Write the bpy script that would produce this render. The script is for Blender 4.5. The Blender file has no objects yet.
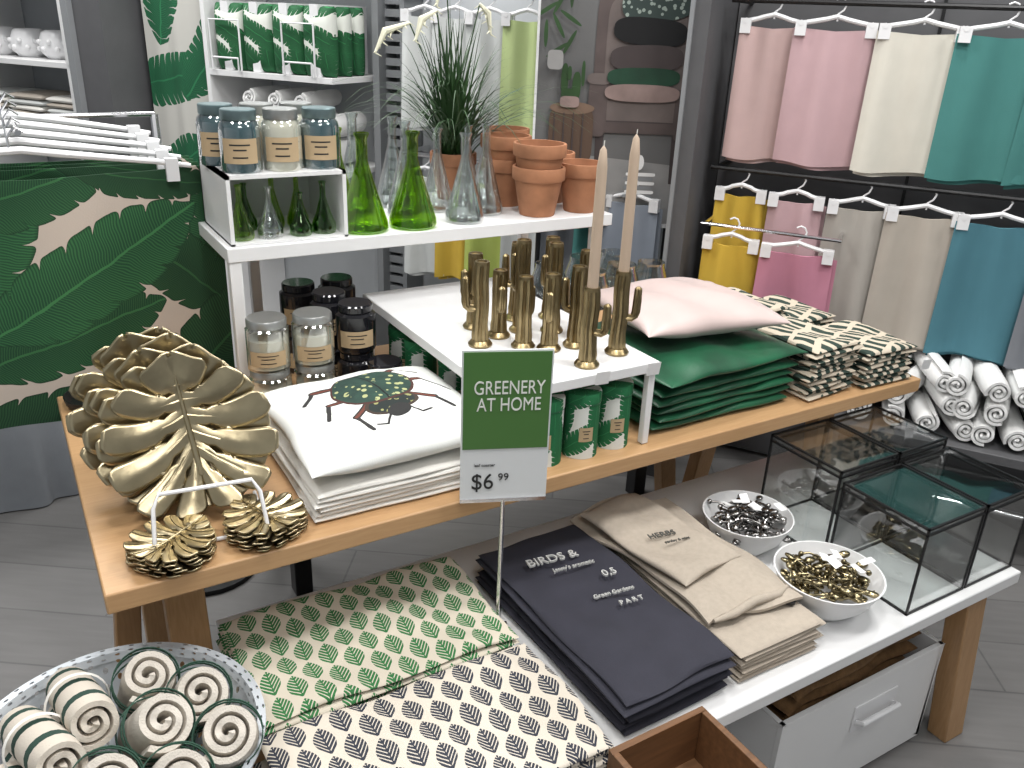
import bpy, math, random
from mathutils import Matrix, Vector
rnd=random.Random(7)
pi=math.pi; sin=math.sin; cos=math.cos
SC=bpy.context.scene
# ------------------------------------------------------------ node helpers
class E:
    nt=None
    def __init__(s,k): s.k=k
    def __add__(a,b): return mth('ADD',a,b)
    def __radd__(a,b): return mth('ADD',b,a)
    def __sub__(a,b): return mth('SUBTRACT',a,b)
    def __rsub__(a,b): return mth('SUBTRACT',b,a)
    def __mul__(a,b): return mth('MULTIPLY',a,b)
    def __rmul__(a,b): return mth('MULTIPLY',b,a)
    def __truediv__(a,b): return mth('DIVIDE',a,b)
    def __lt__(a,b): return mth('LESS_THAN',a,b)
    def __gt__(a,b): return mth('GREATER_THAN',a,b)
def mth(op,*a):
    n=E.nt.nodes.new('ShaderNodeMath'); n.operation=op
    for i,x in enumerate(a):
        if isinstance(x,E): E.nt.links.new(x.k,n.inputs[i])
        else: n.inputs[i].default_value=float(x)
    return E(n.outputs[0])
def absE(a): return mth('ABSOLUTE',a)
def fract(a): return mth('FRACT',a)
def mx(a,b): return mth('MAXIMUM',a,b)
def mn(a,b): return mth('MINIMUM',a,b)
def sq(a): return a*a
def mixc(f,c1,c2):
    n=E.nt.nodes.new('ShaderNodeMix'); n.data_type='RGBA'
    for i,x in ((0,f),(6,c1),(7,c2)):
        if isinstance(x,E): E.nt.links.new(x.k,n.inputs[i])
        elif i==0: n.inputs[0].default_value=x
        else: n.inputs[i].default_value=(*x[:3],1)
    return E(n.outputs[2])
def uvE():
    t=E.nt.nodes.new('ShaderNodeTexCoord'); s=E.nt.nodes.new('ShaderNodeSeparateXYZ')
    E.nt.links.new(t.outputs['UV'],s.inputs[0]); return E(s.outputs[0]),E(s.outputs[1])
def objE():
    t=E.nt.nodes.new('ShaderNodeTexCoord'); return E(t.outputs['Object'])
def noiseE(scale,detail=3,vec=None,stretch=None):
    v=vec or objE()
    if stretch:
        m=E.nt.nodes.new('ShaderNodeMapping'); m.inputs['Scale'].default_value=stretch
        E.nt.links.new(v.k,m.inputs[0]); v=E(m.outputs[0])
    n=E.nt.nodes.new('ShaderNodeTexNoise'); n.inputs['Scale'].default_value=scale; n.inputs['Detail'].default_value=detail
    E.nt.links.new(v.k,n.inputs['Vector']); return E(n.outputs[0])
def start(name):
    m=bpy.data.materials.new(name); m.use_nodes=True; E.nt=m.node_tree
    return m,m.node_tree.nodes['Principled BSDF']
def setup(bs,col,rough=.5,metal=0,bump=None,bstr=.3,bdist=.002):
    if isinstance(col,E): E.nt.links.new(col.k,bs.inputs['Base Color'])
    else: bs.inputs['Base Color'].default_value=(*col,1)
    bs.inputs['Roughness'].default_value=rough; bs.inputs['Metallic'].default_value=metal
    if bump is not None:
        b=E.nt.nodes.new('ShaderNodeBump'); b.inputs['Strength'].default_value=bstr; b.inputs['Distance'].default_value=bdist
        E.nt.links.new(bump.k,b.inputs['Height']); E.nt.links.new(b.outputs[0],bs.inputs['Normal'])
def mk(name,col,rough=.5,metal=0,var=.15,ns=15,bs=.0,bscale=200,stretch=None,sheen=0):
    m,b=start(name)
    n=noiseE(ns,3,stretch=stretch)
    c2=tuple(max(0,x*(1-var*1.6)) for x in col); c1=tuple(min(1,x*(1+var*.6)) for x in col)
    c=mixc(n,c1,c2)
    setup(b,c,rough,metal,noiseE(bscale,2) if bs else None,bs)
    if sheen: b.inputs['Sheen Weight'].default_value=sheen
    return m
def thin_glass(name,tint,gl=.12,gloss=(1,1,1),k=.55):
    m=bpy.data.materials.new(name); m.use_nodes=True; nt=m.node_tree; nt.nodes.clear(); E.nt=nt
    o=nt.nodes.new('ShaderNodeOutputMaterial'); t=nt.nodes.new('ShaderNodeBsdfTransparent'); t.inputs[0].default_value=(*tint,1)
    g=nt.nodes.new('ShaderNodeBsdfGlossy'); g.inputs['Roughness'].default_value=.03; g.inputs[0].default_value=(*gloss,1)
    lw=nt.nodes.new('ShaderNodeLayerWeight'); lw.inputs[0].default_value=.35
    f=E(lw.outputs['Facing'])*k+gl*.35
    mxn=nt.nodes.new('ShaderNodeMixShader'); nt.links.new(f.k,mxn.inputs[0]); nt.links.new(t.outputs[0],mxn.inputs[1]); nt.links.new(g.outputs[0],mxn.inputs[2])
    nt.links.new(mxn.outputs[0],o.inputs[0]); return m
# ------------------------------------------------------------ materials
WHITE=mk('white_lacquer',(.80,.80,.80),.35,var=.02)
PLAST=mk('white_plastic',(.80,.80,.81),.3,var=.02)
BLACK=mk('black_metal',(.015,.015,.016),.4,.3,var=.1)
BRONZE=mk('aged_brass',(.36,.28,.15),.33,1,var=.3,ns=40,bs=.25,bscale=90)
GOLD=mk('antique_gold',(.53,.45,.29),.30,1,var=.25,ns=25,bs=.2,bscale=60)
SILV=mk('silver',(.55,.54,.53),.25,1,var=.2)
CHROME=mk('chrome',(.8,.8,.82),.15,1,var=.05)
TERRA=mk('terracotta',(.45,.20,.10),.8,var=.35,ns=18,bs=.3,bscale=60)
SOIL=mk('soil',(.03,.02,.012),.95,bs=.6,bscale=80)
GRASS=mk('grass_blades',(.03,.085,.022),.5,var=.5,ns=8)
FLOWER=mk('cream_flower',(.85,.83,.65),.7,bs=.4)
CANDLE=mk('beige_wax',(.52,.40,.30),.45,var=.05)
WAX=mk('white_wax',(.80,.76,.64),.45,var=.05)
TEALG=mk('teal_glass_paint',(.06,.13,.15),.25,var=.1)
KRAFT=mk('kraft_label',(.50,.37,.22),.8,var=.1)
INK=mk('ink',(.02,.02,.02),.6)
DKGL=mk('black_glass',(.012,.012,.015),.08,var=.05)
GLASSC=thin_glass('clear_glass',(.90,.925,.92),.30,k=.95)
GLASSG=thin_glass('green_glass',(.62,.78,.22),.14,(.9,1,.7))
GLASSD=thin_glass('dark_green_glass',(.30,.52,.18),.14,(.8,1,.7))
PANE=thin_glass('pane_glass',(.965,.975,.972),.06,k=.35)
LINENW=mk('white_cotton',(.80,.78,.73),.9,var=.05,bs=.3,bscale=500,sheen=.2)
LINEN=mk('natural_linen',(.48,.415,.34),.95,var=.12,ns=90,bs=.5,bscale=600)
NAVY=mk('charcoal_apron',(.035,.035,.05),.9,var=.2,bs=.3,bscale=400)
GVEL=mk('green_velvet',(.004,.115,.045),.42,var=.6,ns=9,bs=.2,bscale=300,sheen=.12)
PVEL=mk('pink_velvet',(.62,.49,.46),.42,var=.22,ns=6,sheen=.3)
TOWW=mk('white_terry',(.82,.82,.81),.95,var=.05,bs=.7,bscale=250)
BURL=mk('burlap',(.22,.12,.05),.95,var=.4,ns=60,bs=.8,bscale=300)
GREYC=mk('grey_tablecloth',(.30,.32,.35),.9,var=.1,bs=.3,bscale=400)
GREYP=mk('grey_panel',(.24,.25,.26),.6,var=.05)
DARKP=mk('charcoal_panel',(.10,.10,.105),.6,var=.1)
SIGNG=mk('sign_green',(.065,.17,.04),.5,var=.03)
SIGNW=mk('sign_white',(.70,.72,.73),.4,var=.02)
TAG=mk('price_tag',(.85,.85,.85),.6,var=.02)
WALNUT=mk('walnut_box',(.20,.095,.04),.5,var=.4,ns=12,stretch=(1,8,8))
def wood(name,c1,c2,st):
    m,b=start(name)
    n=noiseE(9,5,stretch=st); n2=noiseE(60,2,stretch=st)
    w=fract(n*7)
    c=mixc(mn(1.0,n2*.5+absE(w-.5)*.8),c1,c2); setup(b,c,.42,0,n2,.08); return m
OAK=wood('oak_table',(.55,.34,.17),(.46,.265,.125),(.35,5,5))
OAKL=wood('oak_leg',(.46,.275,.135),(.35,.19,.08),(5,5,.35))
def leafprint(name,bg,fg,cw=.036,ch=.058):
    m,b=start(name); u,v=uvE()
    U=u/cw+100.; col=mth('FLOOR',U); V=v/ch+100.+mth('MODULO',col,2.)*.5
    a=absE(fract(U)-.5); bb=fract(V)-.5
    w=.46-sq(bb+.06)*2.05
    inside=a<w
    st=fract(bb*7.-a*5.+10.)>.30
    mk_=inside*mx(st,a<.03)
    c=mixc(mk_,bg,fg); setup(b,c,.85,0,noiseE(500,2),.3); return m
LEAFG=leafprint('green_leaf_print',(.66,.60,.49),(.03,.17,.05))
LEAFK=leafprint('dark_leaf_print',(.66,.60,.51),(.03,.035,.05))
def banana(name,bg,stamps,g1=(.005,.05,.018),g2=(.025,.15,.045),cutd=.45,fr=34.,cf=7.,contr=0.):
    m,b=start(name); u,v=uvE(); c=bg
    wob=(noiseE(14,2)-.5)*.03
    for n_,(cx,cy,an,L,W) in enumerate(stamps):
        ca,sa=cos(an),sin(an)
        dx=u-cx; dy=v-cy
        x=(dx*ca+dy*sa+wob)/L; y=absE((dy*ca-dx*sa+wob*.6)/W)
        cut=fract(x*cf-y*1.1+20.)
        w=1.-sq(x)*absE(x)-mth('POWER',mth('ABSOLUTE',cut-.5)*2.,9.)*cutd
        mask=(y<w)*(absE(x)<1.)
        ln=absE(fract(x*fr-y*7.+50.)-.5)
        sh=mn(1.,mx(ln*1.5+y*.25-.2,(y<.03)*1.))
        k=1.+contr*((n_%3)-1)
        a1=tuple(q*k for q in g1); a2=tuple(q*k for q in g2)
        edge=mth('MAXIMUM',0.,1.-absE(w-y)*14.)*.6
        col=mixc(sh,a1,a2)
        if contr: col=mixc(edge,col,tuple(q*.35 for q in g1))
        c=mixc(mask,c,col)
    setup(b,c,.8,0,noiseE(300,2),.15); return m
BIGL=[(.03,.00,.15,.24,.08),(.44,.44,1.45,.22,.085),(-.12,.36,1.0,.30,.12),(.33,.33,2.35,.17,.075),(.02,.53,.30,.22,.075),(.20,.03,1.0,.16,.07),(.37,.10,.75,.27,.105),(.08,.20,.30,.22,.08),(.145,.34,.55,.27,.095),(.27,.545,-.2,.15,.045),(.5,.02,.9,.2,.07)]
BANANA=banana('banana_leaf_print',(.56,.48,.41),BIGL,g1=(.006,.045,.018),g2=(.035,.15,.05),cutd=.22,fr=44.,cf=4.,contr=.3)
SM=[]
for i in range(14):
    SM.append((rnd.uniform(0,.34),rnd.uniform(0,.40),rnd.uniform(0,3.1),rnd.uniform(.09,.13),rnd.uniform(.035,.05)))
BANS=banana('small_leaf_print',(.72,.74,.68),SM,g2=(.02,.20,.06))
TINP=banana('tin_leaf_print',(.72,.74,.70),[(x,y,1.1+.5*((i%2)*2-1),.075,.024) for i,(x,y) in enumerate([(.0,.03),(.04,.1),(.08,.03),(.12,.11),(.16,.04),(.20,.1),(.02,.14),(.1,.16),(.18,.15),(.22,.02)])],g1=(.004,.10,.035),g2=(.02,.21,.07))
def zebra(name):
    m,b=start(name); u,v=uvE()
    n=noiseE(9,1)
    t=fract(u*32.+v*12.+n*2.2)
    k=(t>.45)*(fract(v*14.-u*5.+n)>.22)
    setup(b,mixc(k,(.54,.47,.37),(.02,.04,.03)),.85,0,noiseE(500,2),.3); return m
ZEB=zebra('fern_stripe_print')
def stripe_towel(name):
    m,b=start(name); u,v=uvE()
    t=absE(fract(v*14.)-.5)<.14
    setup(b,mixc(t,(.62,.56,.48),(.02,.055,.04)),.95,0,noiseE(400,2),.6); return m
STRT=stripe_towel('striped_towel')
TOWE=mk('cream_towel',(.64,.59,.52),.95,var=.1,bs=.7,bscale=400)
TOWGK=mk('green_edge_towel',(.03,.08,.055),.95,var=.1,bs=.7,bscale=400)
def perfo(name):
    m,b=start(name); u,v=uvE()
    a=fract(u)-.5; c=fract(v+mth('MODULO',mth('FLOOR',u),2.)*.5)-.5
    hole=(sq(a)+sq(c))<.035
    setup(b,(.55,.59,.63),.4,.25)
    al=1.-hole; E.nt.links.new(al.k,b.inputs['Alpha']); return m
PERF=perfo('perforated_steel')
def beetle():
    m,b=start('beetle_cushion_print'); u,v=uvE()
    wob=(noiseE(30,2)-.5)*.008
    a0=math.radians(8); ca,sa=cos(a0),sin(a0)
    du=u+.0; dv=v-.008
    X=(du*ca+dv*sa)+wob; Y=(dv*ca-du*sa)
    c=(.80,.81,.78)
    def ell(cx,cy,rx,ry): return (sq((X-cx)/rx)+sq((Y-cy)/ry))<1.
    def seg(ax,ay,bx,by,w):
        vx,vy=bx-ax,by-ay; l2=vx*vx+vy*vy
        t=mn(1.,mx(0.,((X-ax)*vx+(Y-ay)*vy)/l2))
        return (sq(X-ax-t*vx)+sq(Y-ay-t*vy))<w*w
    legs=None; legi=None
    for pts in ([(-.05,.04),(-.10,.075),(-.135,.04)],[(-.06,-.01),(-.105,.0),(-.13,-.06)],[(-.05,-.05),(-.085,-.08),(-.075,-.125)],[(.05,.05),(.095,.09),(.135,.07)],[(.06,.0),(.11,.015),(.145,-.04)],[(.05,-.05),(.09,-.075),(.105,-.12)],[(-.02,-.095),(-.04,-.12),(-.06,-.115)],[(.02,-.095),(.035,-.123),(.055,-.12)]):
        for n_,(p,q) in enumerate(zip(pts,pts[1:])):
            w_=(.0070 if n_==0 else .0046) if pts[0][1]>-.08 else .0025
            s=seg(*p,*q,w_); legs=s if legs is None else mx(legs,s)
            if n_==0 and w_>.003:
                s=seg(*p,*q,w_*.45); legi=s if legi is None else mx(legi,s)
    c=mixc(legs,c,(.022,.02,.02)); c=mixc(legi,c,(.14,.035,.02))
    vo=E.nt.nodes.new('ShaderNodeTexVoronoi'); vo.inputs['Scale'].default_value=62
    t=E.nt.nodes.new('ShaderNodeTexCoord'); E.nt.links.new(t.outputs['UV'],vo.inputs['Vector'])
    d=E(vo.outputs[0]); dots=(d<.34)*((noiseE(60,2))>.42)
    base=mixc(noiseE(45,3),(.004,.012,.012),(.03,.085,.06))
    bc=mixc(dots,base,(.40,.42,.20))
    bc=mixc(absE(X)<.0018,bc,(.001,.001,.001))
    c=mixc(ell(0,-.065,.058,.034),c,(.045,.028,.02)); c=mixc(ell(0,-.065,.050,.027),c,mixc(dots,(.012,.02,.018),(.3,.3,.12))); c=mixc(ell(0,-.095,.024,.018),c,(.02,.02,.02))
    c=mixc(ell(0,.015,.086,.074),c,(.06,.02,.015)); c=mixc(ell(0,.017,.081,.070),c,bc)
    setup(b,c,.85,0,noiseE(500,2),.25); return m
BEET=beetle()
def spotmat():
    m,b=start('poster_spot_print'); vo=E.nt.nodes.new('ShaderNodeTexVoronoi'); vo.inputs['Scale'].default_value=60
    E.nt.links.new(objE().k,vo.inputs['Vector']); setup(b,mixc(E(vo.outputs[0])<.36,(.03,.05,.045),(.30,.36,.32)),.6); return m
SPOT=spotmat()
# ------------------------------------------------------------ mesh builder
class B:
    def __init__(s): s.v=[];s.f=[];s.m=[];s.uv=[];s.mats=[]
    def mi(s,m):
        if m not in s.mats: s.mats.append(m)
        return s.mats.index(m)
    def add(s,v,f,mat,M=None,uv=None):
        o=len(s.v); k=s.mi(mat)
        uv=uv or [(p[0],p[1]) for p in v]
        if M is not None: v=[tuple(M@Vector(p)) for p in v]
        s.v+=v; s.uv+=uv; s.f+=[tuple(o+i for i in q) for q in f]; s.m+=[k]*len(f)
    def box(s,x0,x1,y0,y1,z0,z1,mat,M=None):
        v=[(x,y,z) for z in(z0,z1) for y in(y0,y1) for x in(x0,x1)]
        s.add(v,[(0,2,3,1),(4,5,7,6),(0,1,5,4),(2,6,7,3),(0,4,6,2),(1,3,7,5)],mat,M)
    def lathe(s,pr,mat,M=None,seg=32,c=(0,0,0),uvs=None):
        v=[];uv=[];f=[];n=len(pr)
        for i in range(seg+1):
            a=2*pi*i/seg
            for j,(r,z) in enumerate(pr):
                v.append((c[0]+r*cos(a),c[1]+r*sin(a),c[2]+z))
                uv.append((i/seg*uvs[0],j/(n-1)*uvs[1]) if uvs else (a*.04,z))
        for i in range(seg):
            for j in range(n-1):
                f.append((i*n+j,(i+1)*n+j,(i+1)*n+j+1,i*n+j+1))
        s.add(v,f,mat,M,uv)
    def shell(s,nu,nv,ft,fb,mat,M=None,uvf=None):
        v=[];uv=[];f=[]
        for F in(ft,fb):
            for i in range(nu+1):
                for j in range(nv+1):
                    v.append(tuple(F(i/nu,j/nv))); uv.append(uvf(i/nu,j/nv) if uvf else (v[-1][0],v[-1][1]))
        w=nv+1; o=(nu+1)*w
        for i in range(nu):
            for j in range(nv):
                a=i*w+j; f.append((a,a+w,a+w+1,a+1)); f.append((o+a,o+a+1,o+a+w+1,o+a+w))
        for i in range(nu):
            a=i*w; f.append((a,o+a,o+a+w,a+w)); a=i*w+nv; f.append((a,a+w,o+a+w,o+a))
        for j in range(nv):
            a=j; f.append((a,a+1,o+a+1,o+a)); a=nu*w+j; f.append((a,o+a,o+a+1,a+1))
        s.add(v,f,mat,M,uv)
    def tube(s,pts,r,mat,M=None,seg=8,ribs=0,amp=.0,cap=True):
        P=[Vector(p) for p in pts]; n=len(P); v=[];f=[];uv=[]
        R=r if isinstance(r,(list,tuple)) else [r]*n
        up=Vector((0,0,1)); prev=None
        for i in range(n):
            t=(P[min(i+1,n-1)]-P[max(i-1,0)])
            t=t.normalized() if t.length>1e-9 else up
            if prev is None:
                ref=Vector((1,0,0)) if abs(t.z)>.8 else up
                x=ref.cross(t).normalized()
            else:
                x=(prev-t*prev.dot(t)).normalized()
            prev=x; y=t.cross(x)
            for k in range(seg):
                a=2*pi*k/seg; rr=R[i]*(1+amp*cos(ribs*a)) if ribs else R[i]
                v.append(tuple(P[i]+x*rr*cos(a)+y*rr*sin(a))); uv.append((k*.01,i*.01))
        for i in range(n-1):
            for k in range(seg):
                a=i*seg+k;b=i*seg+(k+1)%seg; f.append((a,b,b+seg,a+seg))
        if cap: f.append(tuple(range(seg-1,-1,-1))); f.append(tuple((n-1)*seg+k for k in range(seg)))
        s.add(v,f,mat,M,uv)
    def ball(s,c,r,mat,M=None,sx=1,sy=1,sz=1,seg=16):
        pr=[(r*sin(pi*j/10),-r*cos(pi*j/10)) for j in range(11)]
        T=Matrix.Translation(c)@Matrix.Diagonal((sx,sy,sz,1)); s.lathe(pr,mat,(M@T) if M is not None else T,seg)
    def pad(s,w,d,z0,h,mat,M=None,p=2.2,q=.5,pinch=.0,n=22,wob=.0,seed=0,uvo=(0,0),flat=.9):
        R=random.Random(seed); ph=[R.uniform(0,6.3) for _ in range(6)]
        def g(t): return sin((2*t-1)*pi/2)
        def F(sg):
            def F2(i,j):
                a,b=g(i),g(j)
                pf=max(0,(1-abs(a)**p)*(1-abs(b)**p))**q
                x=a*w/2*(1-pinch*(1-b*b)); y=b*d/2*(1-pinch*(1-a*a))
                wz=wob*(sin(x*23+ph[0])*sin(y*19+ph[1])+.6*sin(x*47+y*31+ph[2]))
                x+=wob*.7*sin(y*25+ph[3]); y+=wob*.7*sin(x*25+ph[4])
                k=1 if sg>0 else flat
                return (x,y,z0+h/2+sg*h/2*pf*k+(wz*pf if sg>0 else 0)+(wz*.3))
            return F2
        s.shell(n,n,F(1),F(-1),mat,M,lambda i,j:(g(i)*w/2+uvo[0],g(j)*d/2+uvo[1]))
    def done(s,name,bevel=0,parent=None,sub=0,angle=38,solid=0,weld=1e-6):
        me=bpy.data.meshes.new(name); me.from_pydata(s.v,[],s.f)
        for m in s.mats: me.materials.append(m)
        me.polygons.foreach_set('material_index',s.m)
        ul=me.uv_layers.new(name='UVMap')
        for l in me.loops: ul.data[l.index].uv=s.uv[l.vertex_index]
        me.polygons.foreach_set('use_smooth',[True]*len(me.polygons))
        import bmesh
        bm=bmesh.new(); bm.from_mesh(me); bmesh.ops.remove_doubles(bm,verts=bm.verts,dist=weld); bmesh.ops.recalc_face_normals(bm,faces=bm.faces)
        loose=[v for v in bm.verts if not v.link_faces]
        bmesh.ops.delete(bm,geom=loose,context='VERTS')
        bm.to_mesh(me); bm.free()
        me.set_sharp_from_angle(angle=math.radians(angle))
        o=bpy.data.objects.new(name,me); SC.collection.objects.link(o)
        if bevel:
            b=o.modifiers.new('b','BEVEL'); b.width=bevel; b.segments=2; b.limit_method='ANGLE'
        if solid:
            b=o.modifiers.new('s','SOLIDIFY'); b.thickness=solid
        if parent: o.parent=parent
        return o
def T(x,y,z,rz=0,rx=0,ry=0):
    return Matrix.Translation((x,y,z))@Matrix.Rotation(rz,4,'Z')@Matrix.Rotation(ry,4,'Y')@Matrix.Rotation(rx,4,'X')
def text(body,size,M,mat,parent=None,name='lettering',align='CENTER',sx=1,ext=.0004):
    c=bpy.data.curves.new(name,'FONT'); c.body=body; c.size=size; c.align_x=align; c.align_y='CENTER'; c.extrude=ext; c.materials.append(mat)
    o=bpy.data.objects.new(name,c); SC.collection.objects.link(o); o.matrix_world=M@Matrix.Diagonal((sx,1,1,1))
    if parent: o.parent=parent
    return o
# ------------------------------------------------------------ wall frame
W0=Vector((2.618,1.679,0)); WA=math.atan2(-.833,.551)
def WM(s,off,z): # off = distance out from the wall toward the room
    return Matrix.Translation(W0)@Matrix.Rotation(WA,4,'Z')@Matrix.Translation((s,-off,z))
# ------------------------------------------------------------ room
def floor_mat():
    m,b=start('grey_plank_tiles')
    t=E.nt.nodes.new('ShaderNodeTexCoord'); mp=E.nt.nodes.new('ShaderNodeMapping'); mp.inputs['Rotation'].default_value=(0,0,math.radians(35))
    E.nt.links.new(t.outputs['Object'],mp.inputs[0])
    br=E.nt.nodes.new('ShaderNodeTexBrick'); E.nt.links.new(mp.outputs[0],br.inputs['Vector'])
    br.inputs['Color1'].default_value=(.13,.126,.124,1); br.inputs['Color2'].default_value=(.17,.165,.162,1); br.inputs['Mortar'].default_value=(.07,.07,.07,1)
    br.inputs['Scale'].default_value=1; br.inputs['Mortar Size'].default_value=.003; br.inputs['Brick Width'].default_value=1.2; br.inputs['Row Height'].default_value=.2
    n=noiseE(6,5,vec=E(mp.outputs[0]),stretch=(1,8,1))
    c=mixc(n*.6,E(br.outputs[0]),(.24,.236,.232)); setup(b,c,.4,0,n,.05); return m
b=B(); Mw=WM(0,0,0)
b.box(-6.2,3.2,-6.5,.3,-.06,0,floor_mat(),Mw); b.done('floor')
WALLM=mk('wall_paint',(.50,.52,.54),.8,var=.04); CEIL=mk('ceiling_paint',(.8,.8,.8),.9,var=.02)
b=B(); b.box(-6.2,3.2,.04,.16,0,3.2,WALLM,Mw); b.done('wall_back')
b=B(); b.box(-6.2,-6.05,-6.5,.04,0,3.2,WALLM,Mw); b.done('wall_left')
b=B(); b.box(3.05,3.2,-6.5,.04,0,3.2,WALLM,Mw); b.done('wall_right')
b=B(); b.box(-6.2,3.2,-6.5,.16,3.2,3.26,CEIL,Mw); b.done('ceiling')
b=B(); b.box(-.72,3.0,.005,.036,0.02,3.0,DARKP,Mw)
for s in(-.10,.62,1.3): b.box(s-.005,s+.005,-.004,.006,.05,2.9,BLACK,Mw)
b.done('slat_display_panel')
b=B(); b.box(-.775,-.725,-.36,.036,0.0,3.0,DARKP,Mw); b.box(-.785,-.772,-.37,.0,0,3.0,GREYP,Mw); b.done('shop_partition_post')
b=B()
for z in(1.628,1.118): 
    b.tube([(-.7,-.20,z),(2.2,-.20,z)],.008,BLACK,Mw)
    for s in(-.68,.62,1.6,2.18): b.tube([(s,-.20,z),(s,.004,z)],.008,BLACK,Mw)
b.tube([(-.68,-.33,.955),(-.24,-.33,.955)],.006,CHROME,Mw)
for s in(-.67,-.25): b.tube([(s,-.33,.955),(s,.004,.955)],.006,CHROME,Mw)
b.done('clothes_rail')
# ------------------------------------------------------------ hanging covers
cmats={}
def cm(c):
    if c not in cmats: cmats[c]=mk('cotton_%d'%len(cmats),c,.9,var=.06,bs=.3,bscale=400)
    return cmats[c]
def hanging(s,off,z,w,h,col,yaw=0,seed=0,lean=0):
    b=B(); M=WM(s,off,z)@Matrix.Rotation(yaw,4,'Z'); R=random.Random(seed); p1,p2=R.uniform(0,6),R.uniform(0,6)
    b.tube([(0,0,-.035),(0,0,-.015),(.014,0,-.004),(.02,0,.012),(.012,0,.026),(0,0,.03),(-.012,0,.024)],.003,PLAST,M,6)
    b.tube([(-w*.46,0,-.045),(-w*.25,0,-.036),(-.03,0,-.030),(0,0,-.022),(.03,0,-.030),(w*.25,0,-.036),(w*.46,0,-.045)],.007,PLAST,M,8)
    for k in(-1,1):
        b.box(k*w*.42-.016,k*w*.42+.016,-.015,.015,-.078,-.035,PLAST,M); b.tube([(k*w*.42,-.016,-.042),(k*w*.42,.016,-.042)],.008,PLAST,M,8)
    th=.010; m=cm(col) if isinstance(col,tuple) else col
    for L,(dx,dz,dy) in enumerate(((0,0,0),(.012,-.012,.016))):
        def F(sg,dx=dx,dz=dz,dy=dy):
            def f(i,j):
                a=i*2-1; x=a*w/2*(1+.04*j)+dx; zz=-.055-j*h+dz-.006*cos(a*3+p1)*j-.008*(1-abs(a))*(1-j)
                y=dy+.018*j*sin(a*3.3+p1)+.008*sin(a*7+p2)*(1-j*.4)+sg*th*.5*(max(0,1-abs(a)**6))**.5-.03*j*lean
                return (x,y,zz)
            return f
        b.shell(16,14,F(-1),F(1),m,M,lambda i,j:(i*w,j*h))
    return b.done('hanging_cushion_cover')
PK=(.54,.385,.37);PK2=(.55,.37,.39);CR=(.68,.65,.57);TE=(.06,.215,.20);YE=(.60,.40,.05);MG=(.52,.22,.30);BG=(.48,.43,.37);GB=(.42,.39,.35);BL=(.07,.20,.25);GY=(.18,.19,.21)
k=0
for s,c,w in((-.565,PK,.195),(-.38,PK2,.24),(-.14,CR,.245),(.075,TE,.25),(.285,TE,.25),(.49,BL,.25),(.71,CR,.24)):
    k+=1; hanging(s,.20,1.612,w,.40,c,yaw=.12,seed=k)
for s,c,w in((-.59,YE,.16),(-.41,PK2,.17),(-.21,GB,.20),(-.025,BG,.22),(.18,BL,.235),(.41,GY,.24),(.64,CR,.24)):
    k+=1; hanging(s,.20,1.093,w,.40 if w<.2 else .42,c,yaw=.12,seed=k)
for s,c,w in((-.575,YE,.175),(-.365,MG,.225)):
    k+=1; hanging(s,.33,.955,w,.27,c,yaw=.1,seed=k)
hanging(-.86,.10,1.60,.2,.38,GY,seed=50); hanging(-.95,.25,1.03,.2,.40,(.25,.28,.33),seed=51)
b=B(); b.tube([(-1.95,-.16,1.62),(-.8,-.16,1.62)],.011,CHROME,Mw); b.tube([(-1.95,-.16,1.04),(-.8,-.16,1.04)],.011,CHROME,Mw)
for s in(-1.94,-.82):
    for z in(1.62,1.04): b.tube([(s,-.16,z),(s,.035,z)],.009,CHROME,Mw)
b.done('clothes_rail')
LIM=(.46,.56,.26); WHC=(.62,.64,.63)
for i,(s,c) in enumerate(((-1.84,WHC),(-1.71,WHC),(-1.57,(.55,.57,.56)),(-1.42,LIM),(-1.27,LIM),(-1.1,GY))): hanging(s,.16,1.60,.18,.40,c,seed=60+i,yaw=.2)
for i,(s,c) in enumerate(((-1.84,WHC),(-1.70,YE),(-1.56,(.42,.5,.12)),(-1.40,WHC),(-1.25,GY),(-1.1,TE),(-1.0,BL))): hanging(s,.16,1.015,.17,.40,c,seed=80+i,yaw=.2)
b=B(); b.box(-.16,1.2,-.40,-.02,.36,.39,DARKP,Mw); b.box(-.16,-.13,-.40,-.02,0,.36,DARKP,Mw); b.box(1.17,1.2,-.40,-.02,0,.36,DARKP,Mw); b.tube([(-.12,-.39,.2),(1.17,-.39,.2)],.008,CHROME,Mw); b.done('low_display_shelf',bevel=.003)
def spiral_roll(b,M,r,L,mat,turns=3.2,edge=None,th=None,gap=.46):
    th=th or r/turns*.86
    def F(sg):
        def f(i,j):
            a=i*turns*2*pi; rr=max(.002,(r-th/2)*(.12+.88*i))+sg*th*gap*(1 if 0<j<1 else .55)
            y=(j-.5)*L+.002*sin(a*3)
            return (rr*cos(a),y,rr*sin(a))
        return f
    b.shell(int(turns*22),6,F(1),F(-1),mat,M,lambda i,j:(i*turns*2*pi*r*.6,j*L))
b=B(); R=random.Random(3)
for row,(n,z) in enumerate(((11,.434),(10,.508),(8,.575))):
    for i in range(n):
        spiral_roll(b,WM(-.09+i*.09+row*.04+R.uniform(-.01,.01),.20,z)@Matrix.Rotation(R.uniform(-.3,.3),4,'Z')@Matrix.Rotation(R.uniform(0,6),4,'Y'),.042,.34,TOWW,2.4)
b.done('rolled_white_towels')
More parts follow.
